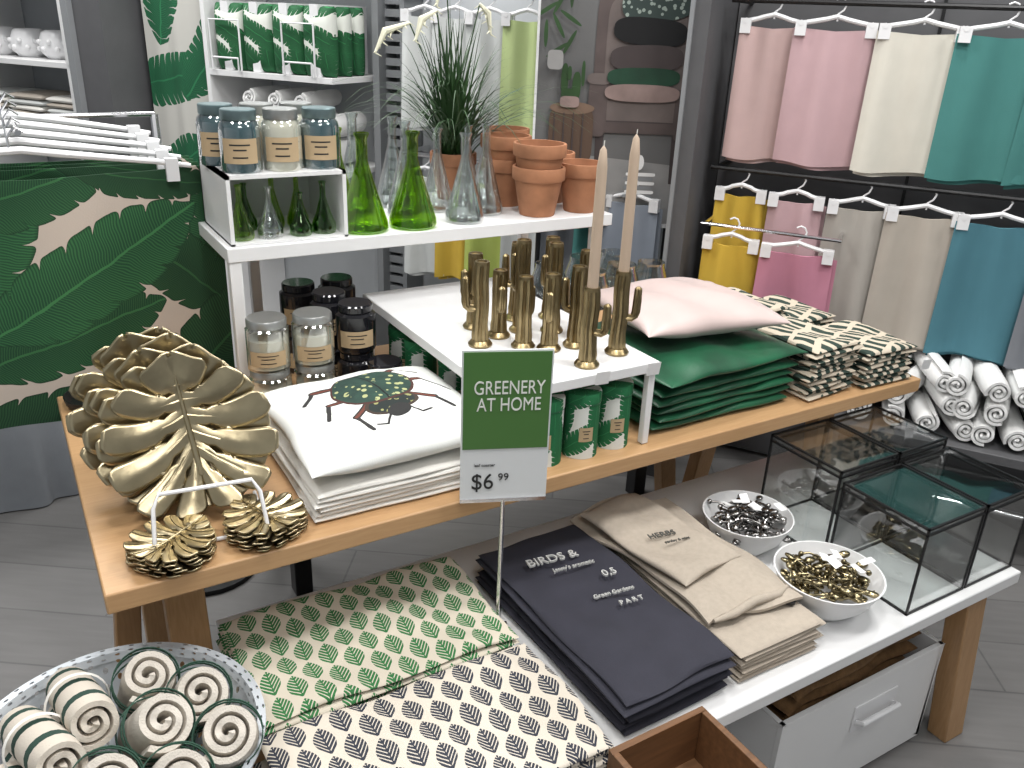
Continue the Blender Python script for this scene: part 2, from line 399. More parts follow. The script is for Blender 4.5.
# ------------------------------------------------------------ poster
def poster():
    M0=Matrix.Translation((1.822,2.400,0))@Matrix.Rotation(math.atan2(-.268,.437),4,'Z')
    w,z0,z1=.515,.90,1.95
    b=B(); b.box(-w/2,w/2,0,.02,z0,z1,mk('poster_grey',(.15,.15,.15),.5,var=.25,ns=3),M0)
    for x in(-w/2-.008,w/2): b.box(x,x+.008,-.004,.024,z0-.01,z1,PLAST,M0)
    b.box(-w/2-.008,w/2+.008,-.004,.024,z0-.014,z0,PLAST,M0)
    for x in(-w/2+.03,w/2-.03): b.tube([(x,.03,0),(x,.03,z1)],.009,BLACK,M0)
    b.box(-w/2,w/2,-.06,.16,0,.02,BLACK,M0)
    ly=[0]
    def shape(pts,mat):
        ly[0]+=1; y=-.0008*ly[0]
        b.add([(x-w/2,y,z) for x,z in pts],[tuple(range(len(pts)))],mat,M0,[(x,z) for x,z in pts])
    def rr(cx,cz,a,c,mat,p=3.5,rot=0):
        P=[]
        for i in range(32):
            t=2*pi*i/32; x=a*math.copysign(abs(cos(t))**(2/p),cos(t)); z=c*math.copysign(abs(sin(t))**(2/p),sin(t))
            P.append((min(w,max(0,cx+x*cos(rot)-z*sin(rot))),cz+x*sin(rot)+z*cos(rot)))
        shape(P,mat)
    sofa=mk('poster_sofa',(.12,.09,.085),.6,var=.4,ns=9); sofa2=mk('poster_sofa_light',(.18,.145,.135),.6,var=.35,ns=9); sofa3=mk('poster_sofa_dark',(.06,.045,.045),.6)
    lt=mk('poster_floor',(.30,.295,.29),.6,var=.15); pk=mk('poster_blush',(.32,.23,.21),.6,var=.3)
    shape([(0,z0),(w,z0),(w,1.10),(0,1.14)],lt)
    for x0_,x1_ in((.21,.225),(.47,.485)): shape([(x0_,1.04),(x1_,1.04),(x1_+.01,1.2),(x0_-.005,1.2)],sofa3)
    rr(.35,1.47,.165,.20,sofa,6); rr(.35,1.46,.13,.17,sofa2,6)
    shape([(.235,1.30),(.465,1.30),(.475,1.302),(.475,1.306),(.235,1.306)],sofa3)
    rr(.35,1.275,.15,.035,sofa2,5); rr(.35,1.238,.15,.006,sofa3,5); rr(.35,1.222,.165,.018,sofa,6); rr(.205,1.285,.032,.095,sofa,5); rr(.495,1.28,.032,.095,sofa,5)
    rr(.205,1.375,.04,.018,sofa2,3); rr(.49,1.368,.04,.018,sofa2,3)
    rr(.38,1.61,.12,.055,SPOT,2.6,.12); rr(.36,1.525,.12,.042,BLACK,3,-.05); rr(.355,1.445,.12,.04,sofa3,3,.03); rr(.35,1.385,.12,.03,mk('poster_green',(.01,.06,.03),.6,var=.4),3,.02); rr(.35,1.335,.125,.028,pk,3)
    rr(.12,1.19,.075,.09,mk('poster_stump',(.10,.06,.04),.7),6); rr(.12,1.28,.075,.02,mk('poster_stump_top',(.2,.13,.09),.7),2)
    for i in range(4): shape([(.06+i*.032,1.11),(.066+i*.032,1.11),(.064+i*.032,1.265),(.061+i*.032,1.265)],sofa3)
    for x,z,a,c in((.09,1.37,.012,.05),(.13,1.35,.014,.045),(.11,1.322,.03,.02),(.15,1.39,.006,.04),(.105,1.39,.007,.022)): rr(x,z,a,c,GRASS,2.5)
    rr(.11,1.30,.032,.018,pk,4)
    for i in range(16): rr(.06+.045*sin(i*2.1),1.46+.024*i,.0065,.042,GRASS,2,(i%5-2)*.5)
    rr(.055,1.43,.026,.03,lt,4)
    for i in range(6): rr(.36+.006*(i%2),1.0+i*.015,.05,.006,WHITE if i%2 else GREYP,6)
    rr(.36,1.115,.014,.025,WHITE,2); rr(.22,.98,.03,.05,TERRA,4)
    b.done('hanging_poster')
poster()
# ------------------------------------------------------------ left background
b=B()
b.box(-2.12,-2.09,-.10,.03,0,2.9,GREYP,Mw)
for i in range(58): b.box(-2.09,-1.99,-.05,-.02,.05+i*.045,.05+i*.045+.028,GREYP,Mw)
b.box(-1.99,-1.97,-.10,.03,0,2.9,GREYP,Mw); b.done('louvred_panel')
b=B()
for z in(1.29,.93,1.85): b.box(-2.75,-2.14,-.34,.03,z,z+.022,WHITE,Mw)
b.box(-2.77,-2.75,-.34,.03,0.0,2.6,WHITE,Mw)
for s in(-2.72,-2.36):
    b.tube([(s,-.345,1.312),(s,-.345,1.36),(s+.13,-.345,1.36),(s+.13,-.345,1.312)],.004,PLAST,Mw)
    b.tube([(s,-.35,1.312),(s,-.35,1.50),(s+.15,-.35,1.50),(s+.15,-.35,1.312)],.004,PLAST,Mw)
b.done('white_display_shelf',bevel=.002)
b=B(); R=random.Random(5)
for i in range(4):
    for j in range(3):
        M=WM(-2.65+i*.145,.12+j*.085,1.3125)@Matrix.Rotation(R.uniform(-.08,.08),4,'Z')@Matrix.Rotation(pi/2,4,'X')
        b.pad(.14,.25,-.03,.075,BANS,M@Matrix.Translation((0,.125,0)),p=5,q=.4,n=12,uvo=(.17,.2))
    b.box(-2.65+i*.145-.022,-2.65+i*.145+.016,-.332,-.02,1.3135,1.568,PLAST,Mw)
    b.box(-2.65+i*.145-.017,-2.65+i*.145+.011,-.334,-.332,1.39,1.43,INK,Mw)
b.done('packed_leaf_cushion_stack')
b=B()
for i in range(4): spiral_roll(b,WM(-2.66+i*.14,.2,.953+.061)@Matrix.Rotation(.1,4,'Z'),.06,.26,TOWW,2.2)
for i in range(4): spiral_roll(b,WM(-2.63+i*.14,.2,1.125)@Matrix.Rotation(.1,4,'Z'),.052,.26,TOWW,2.2)
for i in range(3): spiral_roll(b,WM(-2.58+i*.13,.2,1.215)@Matrix.Rotation(.1,4,'Z'),.04,.26,TOWW,2.2)
b.done('rolled_throw_pile')
def hang_panel(name,M,w,h,mat,amp=.012,fr=9,uvo=(0,0)):
    b=B()
    def F(sg): return lambda i,j:(i*w,sg*.002+amp*sin(i*fr)*(.3+j)+amp*.4*sin(i*fr*2.3+1),-j*h)
    b.shell(40,10,F(-1),F(1),mat,M,lambda i,j:(i*w*.8+uvo[0],(1-j)*h*.8+uvo[1])); 
    b.tube([(0,0,.0),(w,0,0)],.008,PLAST,M); return b.done(name)
BAN2=banana('curtain_leaf_print',(.55,.54,.50),[(x,y,a,.2,.085) for x,y,a in((.1,.1,.6),(.3,.2,1.2),(.1,.4,.2),(.3,.5,.9),(.1,.7,1.4),(.35,.8,.3),(.1,1.,.7),(.3,1.1,1.3))],g1=(.004,.07,.03),g2=(.02,.18,.07))
hang_panel('leaf_print_curtain',WM(-3.20,.24,2.1),.41,1.35,BAN2)
b=B(); b.box(-3.42,-3.24,-.42,.03,0,2.9,DARKP,Mw); b.box(-3.435,-3.40,-.45,.03,0,2.9,GREYP,Mw); b.done('shop_column')
b=B()
for z in(.70,1.0,1.29,1.6,1.95): b.box(-5.2,-3.55,-.36,.03,z-.025,z,WHITE,Mw)
for s in(-5.2,-4.35,-3.57): b.box(s,s+.02,-.36,.03,0,2.3,WHITE,Mw)
b.done('white_shelving_unit',bevel=.002)
b=B()
pr=[(0,0),(.05,0),(.08,.03),(.085,.07),(.07,.115),(.055,.125),(.05,.12),(.05,.06),(0,.06)]
for s in(-4.20,-4.0,-3.80): b.lathe(pr,PLAST,WM(s,.2,1.29),20)
for s in(-4.1,-3.9,-3.75): b.lathe(pr,PLAST,WM(s,.2,1.6),20)
for zz in(1.29,1.6):
    for s in(-4.20,-4.0,-3.80) if zz<1.5 else (-4.1,-3.9,-3.75):
        for t in range(16): b.ball((.084*cos(t*pi/8),.084*sin(t*pi/8),.045+.03*(t%2)),.012,PLAST,WM(s,.2,zz),seg=8)
b.done('white_ceramic_pots')
b=B(); R=random.Random(9)
for i in range(3):
    for j in range(5): b.pad(.24,.26,.0+j*.026,.030,[LINENW,cm(WHC),cm(BG)][(i+j)%3],WM(-4.22+i*.27,.19,1.0)@Matrix.Rotation(R.uniform(-.05,.05),4,'Z'),p=8,q=.4,n=10)
b.done('folded_linen_stack')
# ------------------------------------------------------------ foreground banana leaf fabric on stand
b=B()
x0,x1,zt,zb=-.34,.425,1.225,.675
def F(sg):
    def f(i,j):
        return (x0+(x1-x0)*i,1.99+sg*.002+.007*sin(i*9)*(1-.3*j)+.005*sin(i*21)+.01*j,zt+(zb-zt)*j-.012*sin(i*pi)*(1-j))
    return f
b.shell(50,20,F(-1),F(1),BANANA,None,lambda i,j:(-.34+i*(x1-x0)+.0,(1-j)*.56))
for k,(yy,sc) in enumerate(((1.99,1),(2.035,.97),(2.08,.94),(2.125,.9),(2.17,.87))):
    dz=.012*k
    b.tube([(x0-.0,yy,zt+.02+dz),(-.05,yy,zt+.04+dz),(.05,yy,zt+.045+dz),(.12,yy,zt+.035+dz),(.3*sc,yy,zt+.012+dz),(.37*sc,yy,zt+.0+dz)],[.009,.009,.008,.008,.006,.005],PLAST,None,8)
    b.tube([(.03,yy,zt+.04+dz),(.03,yy,zt+.07+dz),(.045,yy,zt+.09+dz),(.06,yy,zt+.08+dz)],.003,CHROME,None,6)
    for x in(-.28,.33*sc): b.box(x-.013,x+.013,yy-.012,yy+.012,zt-.03,zt+.018+dz,PLAST)
for k in range(1,4): b.shell(16,4,lambda i,j,k=k:(x0+(x1-x0)*.96*i,1.99+k*.045+.005*sin(i*9),zt-.5*j),lambda i,j,k=k:(x0+(x1-x0)*.96*i,1.994+k*.045+.005*sin(i*9),zt-.5*j),BANANA,None,lambda i,j:(i*.7-.3,(1-j)*.56))
b.tube([(.35,2.26,0),(.35,2.26,zt+.08)],.010,CHROME); b.tube([(.05,1.98,zt+.08),(.05,2.26,zt+.08),(.35,2.26,zt+.08)],.006,CHROME)
b.lathe([(0,0),(.14,0),(.14,.015),(0,.02)],BLACK,None,24,(.35,2.26,0))
b.done('hanging_leaf_tablecloth')
b=B(); b.lathe([(0,0),(.05,0),(.062,.008),(.065,.022),(.062,.022),(.05,.010),(0,.008)],BLACK,None,32,(.105,1.885,.7505)); b.done('black_tray')
b=B()
def F(sg):
    def f(i,j):
        a=i*2*pi; cx,cy=-.42,3.25; w=.50; d=.38
        x=math.copysign(abs(cos(a))**.35,cos(a))*w; y=math.copysign(abs(sin(a))**.35,sin(a))*d
        k=1+j*(.05+.035*sin(a*14))-sg*.004
        return (cx+x*k,cy+y*k,.70-.695*j)
    return f
b.shell(140,8,F(-1),F(1),GREYC); b.pad(1.0,.77,.69,.02,GREYC,Matrix.Translation((-.42,3.25,0)),p=14,q=.4,n=10); b.done('draped_display_table')
# ------------------------------------------------------------ main oak table
b=B(); b.box(.03,1.93,1.165,1.955,.715,.75,OAK)
def leg(b,x,y,dx,dy,z1,t=.033,mat=None):
    v=[]
    for z,ox,oy in((0,dx,dy),(z1,0,0)):
        for sx,sy in((-1,-1),(1,-1),(1,1),(-1,1)): v.append((x+ox+sx*t,y+oy+sy*t*.7,z))
    b.add(v,[(3,2,1,0),(4,5,6,7),(0,1,5,4),(1,2,6,5),(2,3,7,6),(3,0,4,7)],mat or OAKL)
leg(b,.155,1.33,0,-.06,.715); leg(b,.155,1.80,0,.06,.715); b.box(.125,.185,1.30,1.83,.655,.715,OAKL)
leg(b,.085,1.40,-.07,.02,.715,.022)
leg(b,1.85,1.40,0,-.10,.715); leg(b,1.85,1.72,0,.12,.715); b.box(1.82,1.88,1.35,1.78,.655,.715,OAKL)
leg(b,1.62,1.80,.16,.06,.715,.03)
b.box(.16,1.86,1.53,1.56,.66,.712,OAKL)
b.done('oak_display_table',bevel=.003)
b=B(); b.box(.50,1.84,1.99,2.28,.70,.735,BLACK)
for x in(.56,1.78):
    for y in(2.03,2.24): b.box(x-.025,x+.025,y-.025,y+.025,0,.70,BLACK)
b.done('black_side_table',bevel=.003)
RZ=1.0985
b=B(); b.box(.375,1.345,1.735,2.15,RZ-.0305,RZ-.0005,WHITE)
for x,y,z in((.39,1.75,.751),(1.315,1.765,.751),(.52,2.12,.736),(1.315,2.12,.736)): b.box(x-.0125,x+.0125,y-.0125,y+.0125,z,RZ-.03,WHITE)
b.done('white_riser_shelf',bevel=.002)
PZ=.935
b=B(); b.box(.70,1.072,1.19,1.84,PZ-.0225,PZ-.0005,WHITE)
for x,y in((.712,1.202),(1.06,1.202),(.712,1.828),(1.06,1.828)): b.box(x-.008,x+.008,y-.008,y+.008,.751,PZ-.02,WHITE)
b.done('white_low_riser',bevel=.002)
b=B(); X0,X1,Y0,Y1,Z0,Z1=.388,.638,1.75,1.99,RZ,RZ+.142; t=.008
b.box(X0,X1,Y0,Y1,Z1-t,Z1,WHITE);b.box(X0,X1,Y0,Y1,Z0,Z0+.004,WHITE);b.box(X0,X0+t,Y0,Y1,Z0,Z1,WHITE);b.box(X1-t,X1,Y0,Y1,Z0,Z1,WHITE);b.box(X0,X1,Y1-t,Y1,Z0,Z1,WHITE)
b.done('white_cube_shelf')
# ------------------------------------------------------------ flasks
def flask(x,y,z,r,h,mat,kind=0):
    b=B(); n=r*.23; t=.002
    o=[(0,0),(r*.9,0),(r,.006),(r*.98,.02),(r*.62,h*.38),(n*1.25,h*.66),(n,h*.72),(n,h*.94),(n*1.35,h*.985),(n*1.3,h)]
    i=[(max(0,a-t),max(c,.004)) for a,c in reversed(o)]
    b.lathe(o+i,mat,None,28,(x,y,z)); b.done('glass_flask')
Z=RZ
for x,y,r,h,m in((.692,1.795,.055,.212,GLASSG),(.810,1.79,.055,.212,GLASSG),(.675,1.905,.042,.21,GLASSG),(.735,1.965,.05,.235,GLASSC),(.845,1.91,.046,.22,GLASSC),(.947,1.795,.047,.205,GLASSC),(1.038,1.86,.045,.215,GLASSC),(.94,1.93,.042,.20,GLASSC),(.86,2.02,.044,.22,GLASSC),(1.04,1.96,.04,.2,GLASSC)):
    flask(x,y,Z,r,h,m)
for x,y,r,h,m in((.420,1.79,.026,.112,GLASSG),(.480,1.79,.028,.105,GLASSC),(.545,1.785,.024,.09,GLASSD),(.598,1.79,.026,.11,GLASSD),(.45,1.87,.024,.10,GLASSD),(.51,1.87,.024,.12,GLASSG),(.565,1.87,.024,.115,GLASSG)):
    flask(x,y,Z+.0045,r,h,m)
# ------------------------------------------------------------ jars
def lab(b,M,r,z0,z1,mat=KRAFT,a0=-2.75,a1=-.95):
    v=[];f=[]
    for i in range(15):
        a=a0+(a1-a0)*i/14
        v+=[(r*cos(a),r*sin(a),z0),(r*cos(a),r*sin(a),z1)]
        if i: f.append((2*i-2,2*i,2*i+1,2*i-1))
    b.add(v,f,mat,M)
    for zf,hw in((.75,.55),(.55,.35),(.25,.4)):
        v=[];f=[]; zc=z0+(z1-z0)*zf; hh=(z1-z0)*.03; am=(a0+a1)/2
        for i in range(9):
            a=am+(a1-a0)*hw*(i/8-.5); v+=[((r+.0004)*cos(a),(r+.0004)*sin(a),zc-hh),((r+.0004)*cos(a),(r+.0004)*sin(a),zc+hh)]
            if i: f.append((2*i-2,2*i,2*i+1,2*i-1))
        b.add(v,f,INK,M)
def mason(x,y,z,wax,lid,name='label_jar_candle',r=.040,h=.122,rot=0):
    b=B(); M=T(x,y,z,rot)
    b.lathe([(0,0),(r*.92,0),(r,.008),(r,h*.68),(r*.94,h*.76),(r*.80,h*.82),(r*.80,h*.86)],wax,M,32)
    b.lathe([(r*.86,h*.83),(r*.88,h*.84),(r*.88,h*.985),(r*.84,h),(r*.6,h*1.0),(0,h*.995)],lid,M,32)
    b.lathe([(r*1.015,.0),(r*1.03,.01),(r*1.03,h*.68),(r*.97,h*.77),(r*.83,h*.83)],GLASSC,M,32)
    lab(b,M,r*1.035,h*.16,h*.56); return b.done(name)
LIDT=mk('teal_lid',(.17,.24,.25),.35,.6,var=.1); LIDS=mk('pewter_lid',(.42,.43,.42),.35,.7,var=.1)
for x,y,wx,ld in((.435,1.80,TEALG,LIDT),(.520,1.80,WAX,LIDS),(.603,1.805,TEALG,LIDT),(.415,1.905,TEALG,LIDT),(.50,1.905,WAX,LIDS),(.587,1.91,WAX,LIDS)):
    mason(x,y,Z1+.0005,wx,ld)
def tumbler(x,y,z,dark=False,r=.044,h=.108):
    b=B(); M=T(x,y,z)
    if dark:
        b.lathe([(0,0),(r*.9,0),(r,.008),(r,h*.78),(r*.8,h*.84),(r*.86,h*.86),(r*.86,h*.97),(r*.8,h),(r*.25,h),(0,h)],DKGL,M,32); lab(b,M,r*1.01,h*.15,h*.5)
    else:
        b.lathe([(0,.004),(r*.95,.004),(r*.95,h*.60),(0,h*.60)],WAX,M,32); b.lathe([(0,0),(r,0),(r,h*.80),(r*.86,h*.86)],GLASSC,M,32)
        b.lathe([(r*.9,h*.84),(r*.93,h*.85),(r*.93,h*.97),(r*.88,h),(0,h)],LIDS,M,32); lab(b,M,r*1.012,h*.12,h*.42)
    b.done('jar_candle')
for x,y in((.425,1.67),(.52,1.663)):
    tumbler(x,y,.7505); tumbler(x,y,.8595)
for x,y,n in((.625,1.69,2),(.60,1.79,2),(.56,1.885,2),(.655,1.89,2),(.655,1.60,1)):
    for i in range(n): tumbler(x,y,.7505+.109*i,True)
# ------------------------------------------------------------ pots & plant
def pot(b,x,y,z,r,h):
    b.lathe([(0,0),(r*.66,0),(r*.68,.004),(r*.90,h*.72),(r*.93,h*.73),(r*.98,h*.74),(r,h*.78),(r,h*.98),(r*.98,h),(r*.90,h),(r*.88,h*.9),(r*.60,h*.12),(0,h*.12)],TERRA,None,36,(x,y,z))
for x,y,z,r,h,n in((1.155,1.80,Z,.066,.118,2),(1.285,1.80,Z,.062,.122,1),(1.14,1.94,Z,.066,.12,2),(1.279,1.935,Z,.063,.13,1),(1.22,2.068,Z,.06,.12,2)):
    b=B()
    for i in range(n): pot(b,x,y,z+i*.056,r,h)
    b.done('terracotta_pot')
b=B(); px,py=1.05,2.06; pot(b,px,py,Z,.062,.12); b.lathe([(0,.105),(.054,.105)],SOIL,None,20,(px,py,Z))
R=random.Random(11)
for i in range(280):
    a=R.uniform(0,2*pi); L=R.uniform(.20,.42); out=R.uniform(.10,.44) if i%3 else R.uniform(.02,.18); w=R.uniform(.0018,.0038)
    if sin(a)>.2: out*=.6
    bx,by=px+R.uniform(-.03,.03),py+R.uniform(-.03,.03); v=[];f=[]
    for j in range(9):
        t=j/8; d=out*t**1.2; zz=L*(t-.32*t**3*min(2.0,out/.15))
        ww=w*(1-t**2)+.0003
        cx,cy,cz=bx+cos(a)*d,by+sin(a)*d,Z+.10+zz
        v+=[(cx-sin(a)*ww,cy+cos(a)*ww,cz),(cx+sin(a)*ww,cy-cos(a)*ww,cz)]
        if j: f.append((2*j-2,2*j-1,2*j+1,2*j))
    b.add(v,f,GRASS)
for dx,dy,h in((-.06,-.02,.36),(-.015,.02,.44),(.07,.0,.38),(-.11,.03,.33)):
    pts=[(px,py,Z+.1),(px+dx*.3,py+dy*.3,Z+.1+h*.5),(px+dx,py+dy,Z+.1+h),(px+dx*1.5-.01,py+dy,Z+.1+h-.02),(px+dx*1.7-.015,py+dy,Z+.1+h-.07)]
    b.tube(pts[:3],.0018,GRASS,None,5)
    b.tube(pts[2:],[.004,.009,.003],FLOWER,None,8)
    for q in range(14):
        t=q/13; c_=Vector(pts[2]).lerp(Vector(pts[4]),t)+Vector((0,0,.012*sin(t*pi))); a=q*2.4
        b.tube([tuple(c_),(c_.x+.016*cos(a),c_.y+.016*sin(a),c_.z-.008)],[.0022,.0006],FLOWER,None,5)
b.done('potted_grass_plant')
# ------------------------------------------------------------ cactus candle holders
def cactus(x,y,z,h,arm=1,rot=0,r=.0145,arm2=0):
    b=B(); M=T(x,y,z,rot)
    b.lathe([(0,0),(.024,0),(.025,.004),(.021,.009),(.018,.012),(0,.012)],BRONZE,M,24)
    n=10; b.tube([(0.001*sin(i),0,.01+(h-.01)*i/n) for i in range(n+1)],[r*(1.12 if i<2 else 1.0)*(.97 if i==n else 1) for i in range(n+1)],BRONZE,M,40,ribs=10,amp=.10)
    b.lathe([(r*.6,h-.004),(r*.72,h+.003),(r*1.0,h+.003),(r*1.05,h-.004)],BRONZE,M,24)
    for k,hz,ht in((arm,.45,.36),(arm2,.3,.28)):
        if k:
            p=[(0,0,h*hz),(k*r*1.6,0,h*hz),(k*r*2.0,0,h*(hz+.03)),(k*r*2.15,0,h*(hz+.08)),(k*r*2.2,0,h*(hz+ht*.6)),(k*r*2.2,0,h*(hz+ht)),(k*r*2.2,0,h*(hz+ht)+.004)]
            b.tube(p,[r*.5,r*.52,r*.55,r*.56,r*.55,r*.48,r*.2],BRONZE,M,30,ribs=8,amp=.10)
    return b.done('cactus_candle_holder')
Z2=PZ
cs=[(.790,1.42,.172,1,2.6,0),(.83,1.52,.16,-1,.3,0),(.865,1.375,.145,1,.6,0),(.85,1.45,.14,-1,1.2,0),(.91,1.46,.195,1,1.6,0),(.905,1.34,.155,-1,.9,0),(.97,1.43,.19,1,.9,0),(.94,1.53,.17,1,2.,0),(1.015,1.51,.18,-1,.5,0),(.925,1.235,.155,1,-.9,0),(1.03,1.40,.175,1,.4,-1),(1.02,1.265,.168,-1,2.6,0),(.965,1.335,.165,1,1.9,0)]
for x,y,h,a,r,a2 in cs: cactus(x,y,Z2,h,a,r,arm2=a2)
for x,y,hh in((.925,1.235,.155),(1.02,1.265,.168)):
    b=B(); h0=Z2+hh+.003
    b.lathe([(0,h0),(.0105,h0),(.0095,h0+.22),(.006,h0+.250),(.001,h0+.257),(0,h0+.257)],CANDLE,None,20,(x,y,0)); b.tube([(x,y,h0+.25),(x+.001,y,h0+.266)],.0008,LINENW,None,5); b.done('taper_candle')
def tin(x,y,z,r=.036,h=.138,rot=0):
    b=B(); M=T(x,y,z,rot)
    b.lathe([(0,0),(r,0),(r,.002),(r,h*.86)],TINP,M,36); b.lathe([(r*1.03,h*.84),(r*1.03,h*.985),(r,h),(0,h)],TINP,M,36)
    b.lathe([(r*1.0,h*.835),(r*1.035,h*.837),(r*1.035,h*.85)],GVEL,M,36)
    lab(b,M,r*1.01,h*.28,h*.5,KRAFT,-2.3,-1.5); b.done('leaf_print_tin')
for x,y in((.835,1.235),(.918,1.23),(1.00,1.235),(.80,1.33),(.88,1.32),(.96,1.32),(.775,1.50),(.75,1.62),(.75,1.71),(.785,1.415),(1.015,1.41)): tin(x,y,.7505,rot=rnd.uniform(-.3,.2))
# ------------------------------------------------------------ beetle cushions
b=B()
for i in range(6): b.pad(.350+rnd.uniform(-.006,.006),.33,.7505+i*.0095,.0125,LINENW,T(.542+rnd.uniform(-.005,.005),1.365+rnd.uniform(-.004,.004),0,rnd.uniform(-.025,.025)),p=16,q=.4,n=20,wob=.0015,seed=i,flat=1)
b.pad(.375,.36,.795,.105,BEET,T(.545,1.373,0,.0),p=2.3,q=.52,pinch=.045,n=32,wob=.0035,seed=4)
b.done('beetle_print_cushion_stack')
# ------------------------------------------------------------ velvet cushions
b=B()
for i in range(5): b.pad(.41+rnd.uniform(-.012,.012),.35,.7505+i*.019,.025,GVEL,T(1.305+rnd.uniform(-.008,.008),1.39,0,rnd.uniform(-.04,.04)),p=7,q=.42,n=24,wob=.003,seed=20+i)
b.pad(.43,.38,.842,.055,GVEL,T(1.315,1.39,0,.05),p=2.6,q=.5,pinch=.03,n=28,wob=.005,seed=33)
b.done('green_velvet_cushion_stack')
b=B(); b.pad(.37,.33,.893,.095,PVEL,T(1.335,1.43,0,-.15),p=2.2,q=.5,pinch=.06,n=32,wob=.0045,seed=8)
b.done('pink_velvet_cushion')
for (x,y,w,d,n,rz) in((1.62,1.30,.17,.22,11,.05),(1.815,1.285,.17,.21,8,-.05),(1.62,1.53,.18,.2,12,.1),(1.81,1.53,.18,.2,8,.05)):
    b=B()
    for i in range(n): b.pad(w+rnd.uniform(-.008,.008),d+rnd.uniform(-.008,.008),.7505+i*.0115,.0145,ZEB,T(x+rnd.uniform(-.006,.006),y,0,rz+rnd.uniform(-.05,.05)),p=9,q=.42,n=14,wob=.0028,seed=40+i,uvo=(rnd.random(),rnd.random()))
    b.done('folded_fern_print_napkins')
b=B()
for x,y,z in((1.055,1.187,.922),(1.93,1.162,.79),(.93,1.187,.925)): b.box(-.015,.015,-.0004,.0004,-.014,.014,TAG,T(x,y,z,-.1,.15))
b.done('price_tag')
for x,y,r in((1.53,2.05,.055),(1.65,2.06,.058),(1.77,2.06,.055),(1.59,2.18,.058),(1.72,2.19,.058),(1.45,2.17,.055)):
    b=B(); b.lathe([(0,0),(r*.6,0),(r,r*.6),(r*1.02,r*1.1),(r*.8,r*1.8),(r*.82,r*2),(r*.79,r*2),(r*.77,r*1.8),(r*.98,r*1.1),(r*.96,r*.6),(r*.57,.005),(0,.005)],GLASSC,None,28,(x,y,.7355)); b.done('glass_vase')
BRN=mk('brown_bowl',(.08,.035,.02),.3,var=.3)
for x,y in((1.0,2.12),(1.16,2.15),(1.22,2.06)):
    b=B(); b.lathe([(0,0),(.03,0),(.06,.03),(.07,.07),(.067,.07),(.055,.03),(0,.01)],BRN,None,28,(x,y,.7355)); b.done('brown_bowl')
# ------------------------------------------------------------ gold monstera dishes
def leafdish(b,M,R0,mat,depth=.02,seed=0):
    NL=6; nu,ntt=8,22
    def root(s): return R0*(.80-1.12*s)              # along the midrib, s=0 tip .. 1 stem
    def outl(s):
        a=pi/2-s*math.radians(178)                   # heart outline
        r=R0*(1.0+.12*math.exp(-(s/.06)**2)+.02*sin(s*pi)-.16*max(0,s-.8)/.2)
        return r*cos(a)*.98, r*sin(a)
    for sd in(-1,1):
        for L in range(NL):
            v=[];uv=[];f=[]
            s0,s1=L/NL,(L+1)/NL
            for i in range(nu+1):
                for j in range(ntt+1):
                    t=j/ntt; u=i/nu; uc=u-.5
                    hole=math.exp(-((t-.27)/.055)**2)*.34
                    slot=.0 if t<.50 else .06+.26*((t-.50)/.50)**1.2
                    tip=.0 if t<.86 else .30*((t-.86)/.14)**2
                    gl=max(hole,slot)+tip
                    lo=gl if L>0 else (0 if t<.9 else tip*.3); hi=gl if L<NL-1 else tip
                    if u<.5: ue=.5+uc*(1-lo)
                    else: ue=.5+uc*(1-hi)
                    s=s0+(s1-s0)*ue
                    ry=root(s0+(s1-s0)*ue); ox,oy=outl(s)
                    bow=.10*R0*sin(t*pi)*(1 if s<.75 else .4)
                    x=ox*t; y=ry*(1-t)+oy*t-bow
                    rad=math.hypot(x,y)/R0
                    z=depth*rad**2.2+R0*.050*(1-(2*abs(ue-.5))**1.6)*min(1,t*2.2)*(1-.35*t)
                    v.append((sd*x,y,z)); uv.append((x,y))
            w=ntt+1
            for i in range(nu):
                for j in range(ntt):
                    a=i*w+j; q=(a,a+w,a+w+1,a+1); f.append(q if sd>0 else q[::-1])
            b.add(v,f,mat,M,uv)
            sm=(s0+s1)/2; ry=root(sm); ox,oy=outl(sm); q=[]
            for t in(.0,.15,.35,.6,.8,.97):
                x=ox*t; y=ry*(1-t)+oy*t-.10*R0*sin(t*pi)*(1 if sm<.75 else .4); rad=math.hypot(x,y)/R0
                q.append((sd*x,y,depth*rad**2.2+R0*.050*min(1,t*2.2)*(1-.35*t)+.0006))
            b.tube(q,[R0*.022,R0*.02,R0*.017,R0*.014,R0*.010,.0006],mat,M,6)
    b.tube([(0,-R0*.42,.004),(0,0,.004),(0,R0*.5,.004+depth*.25),(0,R0*1.08,depth)],[R0*.040,R0*.034,R0*.022,.001],mat,M,8)
def stand_up(x,y,z,tilt,yaw,R0,roll=0): return T(x,y,z,yaw,0,0)@Matrix.Rotation(pi/2-tilt,4,'X')@Matrix.Translation((0,R0*.98,0))@Matrix.Rotation(roll,4,'Z')
for i,(x,y,R0,tilt,yaw,ro) in enumerate(((.198,1.300,.138,.42,-.16,.14),(.192,1.332,.138,.40,-.20,-.16),(.178,1.364,.134,.38,-.15,.25),(.178,1.396,.138,.35,-.22,-.1),(.165,1.428,.138,.32,-.20,.25),(.160,1.46,.136,.30,-.2,-.2))):
    b=B(); leafdish(b,stand_up(x,y,.754,tilt,yaw,R0,ro),R0,GOLD,.020,i); b.done('gold_monstera_plate',solid=.0028,angle=60,weld=1e-5)
b=B(); M=T(.20,1.235,.7505,-.12)
b.tube([(-.085,.13,.004),(-.085,-.02,.004),(-.085,-.03,.03),(-.08,-.01,.085),(-.07,.005,.10),(.07,.005,.10),(.08,-.01,.085),(.085,-.03,.03),(.085,-.02,.004),(.085,.13,.004)],.0035,PLAST,M,8)
